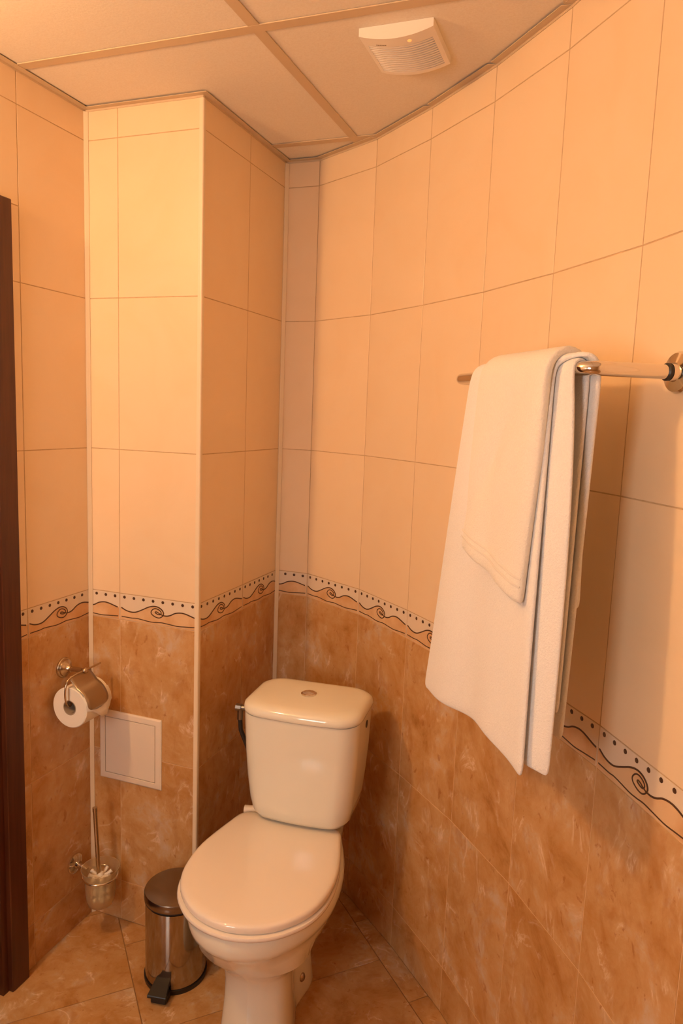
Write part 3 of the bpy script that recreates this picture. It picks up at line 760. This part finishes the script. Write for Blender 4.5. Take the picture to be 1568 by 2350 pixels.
def sheet(fn, nu, nv):
    bm = bmesh.new(); g = [[bm.verts.new(fn(i / nu, j / nv)) for j in range(nv + 1)] for i in range(nu + 1)]
    for i in range(nu):
        for j in range(nv): bm.faces.new((g[i][j], g[i+1][j], g[i+1][j+1], g[i][j+1]))
    return bm
def drape(rad, zf, zb, s_near, s_far, lean=0.0, wob=0.0, blean=0.0, half=0.5):
    """towel hung over the rail: v runs from the front hem over the rail to the back hem"""
    def fn(u, v):
        if v < .46: k = v / .46; o = rad + lean * (1 - k); ph_ = 0
        zb_ = zb(u) if callable(zb) else zb; zf_ = zf(u) if callable(zf) else zf
        if v < .46:
            k = 1 - v / .46; z = RZt - (RZt - zf_) * k; o = rad + lean * k; drop = k
        elif v > .54:
            k = (v - .54) / .46; z = RZt - (RZt - zb_) * k; o = -rad - blean * k; drop = k
        else:
            a = math.pi * (v - .46) / .08; z = RZt + rad * math.sin(a); o = rad * math.cos(a); drop = 0
        sn, sf = s_near(drop, v < .5), s_far(drop, v < .5)
        s = sn + (sf - sn) * u
        if v < .5: o += wob * drop * (math.sin(u * 7.5 + 1.0) * .6 + math.sin(u * 15 + drop * 3) * .35)
        return P0 + dR * s + nR * o + Vector((0, 0, z - RZt))
    return fn
def towel_obj(name, bm, material, thick, parent=None, loc=None):
    for v_ in bm.verts: v_.co -= Vector(loc)
    o = build(name, bm, material, parent, loc if parent is None else None, smooth=True)
    md = o.modifiers.new('thick', 'SOLIDIFY'); md.thickness = thick; md.offset = 0
    md = o.modifiers.new('soft', 'SUBSURF'); md.levels = 1; md.render_levels = 2
    return o
TL = P0 + dR * .2
# bath towel: folded lengthwise, front drop with a rolled fold along its near edge
bt_root = thing('bath_towel', 'large white terry bath towel folded over the towel rail', 'towel', TL)
zf = lambda u: 0.968 + 0.010 * math.sin(u * 5)
fn = drape(.0235, zf, 1.00, lambda d, f: (.052 - .040 * d) if f else (.004 + .055 * d), lambda d, f: (.338 + .085 * d) if f else .33, lean=.022, wob=.010, blean=.020)
towel_obj('outer_layer', sheet(fn, 26, 40), 'terry_white', .0088, bt_root, TL)
fi0 = drape(.0150, lambda u: 0.982, 1.05, lambda d, f: (.018 - .030 * (1 - (1 - d) ** 3) - .004 * d) if f else (.02 + .03 * d), lambda d, f: .31, lean=.022, wob=.003, blean=.012)
def fi(u, v):
    p = fi0(u, v)
    if v < .46:                                # the near edge turns back towards the wall
        d = 1 - v / .46; e = max(0.0, 1 - u / .13)
        p = p - nR * (.016 * e * math.sqrt(max(d, 0)))
    return p
towel_obj('inner_layer', sheet(fi, 28, 40), 'terry_white', .0075, bt_root, TL)
# hand towel folded in half over it, with a soft diagonal dent
fn0 = drape(.0360, lambda u: 1.232 + .05 * u, 1.22, lambda d, f: (.046 + .002 * d) if f else .05, lambda d, f: (.268 - .018 * d), lean=.022, wob=.005, blean=.010)
def fn(u, v):
    p = fn0(u, v)
    if v < .46:
        d = 1 - v / .46; q = (u - (.28 + .85 * d)) / .10
        p = p - nR * (.009 * math.exp(-q * q) * math.sin(math.pi * min(1, d * 1.15)))
        e = max(0.0, 1 - u / .14); p = p - nR * (.010 * e * e * min(1.0, d * 3))
    return p
ht_root = thing('hand_towel', 'smaller white hand towel laid over the hanging bath towel', 'towel', TL)
towel_obj('towel_body', sheet(fn, 22, 34), 'terry_cream', .0150, ht_root, TL)
def band(v0, v1):
    def g(u, v):
        p = fn(u, v0 + (v1 - v0) * v); return p + nR * .0082
    return g
for v0 in (.034, .050):
    towel_obj('woven_band', sheet(band(v0, v0 + .006), 22, 2), 'towel_band', .0012, ht_root, TL)

# ------------------------------------------------------------------ extractor fan on the ceiling
fan = thing('extractor_fan', 'square white louvred extractor fan fixed to the ceiling panel', 'fan', (0.889, -0.099, ZC + 0.0034))
FX, FY = .0760, .0790
def fz(x): return -(.0155 + .0125 * (1 - (x / FX) ** 2))
def curved_block(x0, x1, y0, y1, ztop, n=14, thick=None):
    bm = bmesh.new(); loops = []
    for i in range(n + 1):
        x = x0 + (x1 - x0) * i / n; zb = fz(x); zt = ztop if thick is None else zb + thick
        loops.append([(x, y0, zb), (x, y1, zb), (x, y1, zt), (x, y0, zt)])
    loft(bm, loops); return bm
bm = bmesh.new()
for args in ((-FX, FX, -FY, -.045), (-FX, FX, .066, FY), (-FX, -.067, -.045, .066), (.067, FX, -.045, .066)):
    b2 = curved_block(*args, -.0002); me = bpy.data.meshes.new('tmp'); b2.to_mesh(me); b2.free(); bm.from_mesh(me); bpy.data.meshes.remove(me)
bmesh.ops.remove_doubles(bm, verts=bm.verts[:], dist=1e-6)
build('housing', bm, 'fan_plastic', fan, smooth=True, angle=30)
bm = bmesh.new(); box(bm, -.0668, .0668, -.0448, .0658, -.008, -.005); build('back_plate', bm, 'fan_back', fan)
ns = 13
for i in range(ns):
    y = -.0400 + i * (.101 / (ns - 1))
    build('louvre', curved_block(-.0668, .0668, y - .0025, y + .0020, 0, 14, .006), 'fan_plastic', fan, smooth=True, angle=40)
bm = bmesh.new(); lathe(bm, [(0, -.001), (.0042, -.001), (.0042, .0008), (0, .0016)], axis_mtx((.024, -.060, fz(.024)), (0, 0, -1)), 16); build('indicator_light', bm, 'led_orange', fan, smooth=True, angle=40)
bm = bmesh.new()
for k in range(6):
    x = -.045 + k * .0036; zz = fz(x); box(bm, x - .0014, x + .0014, -.0550, -.0530, zz - .0003, zz + .0008)
build('maker_mark', bm, 'print_grey', fan)
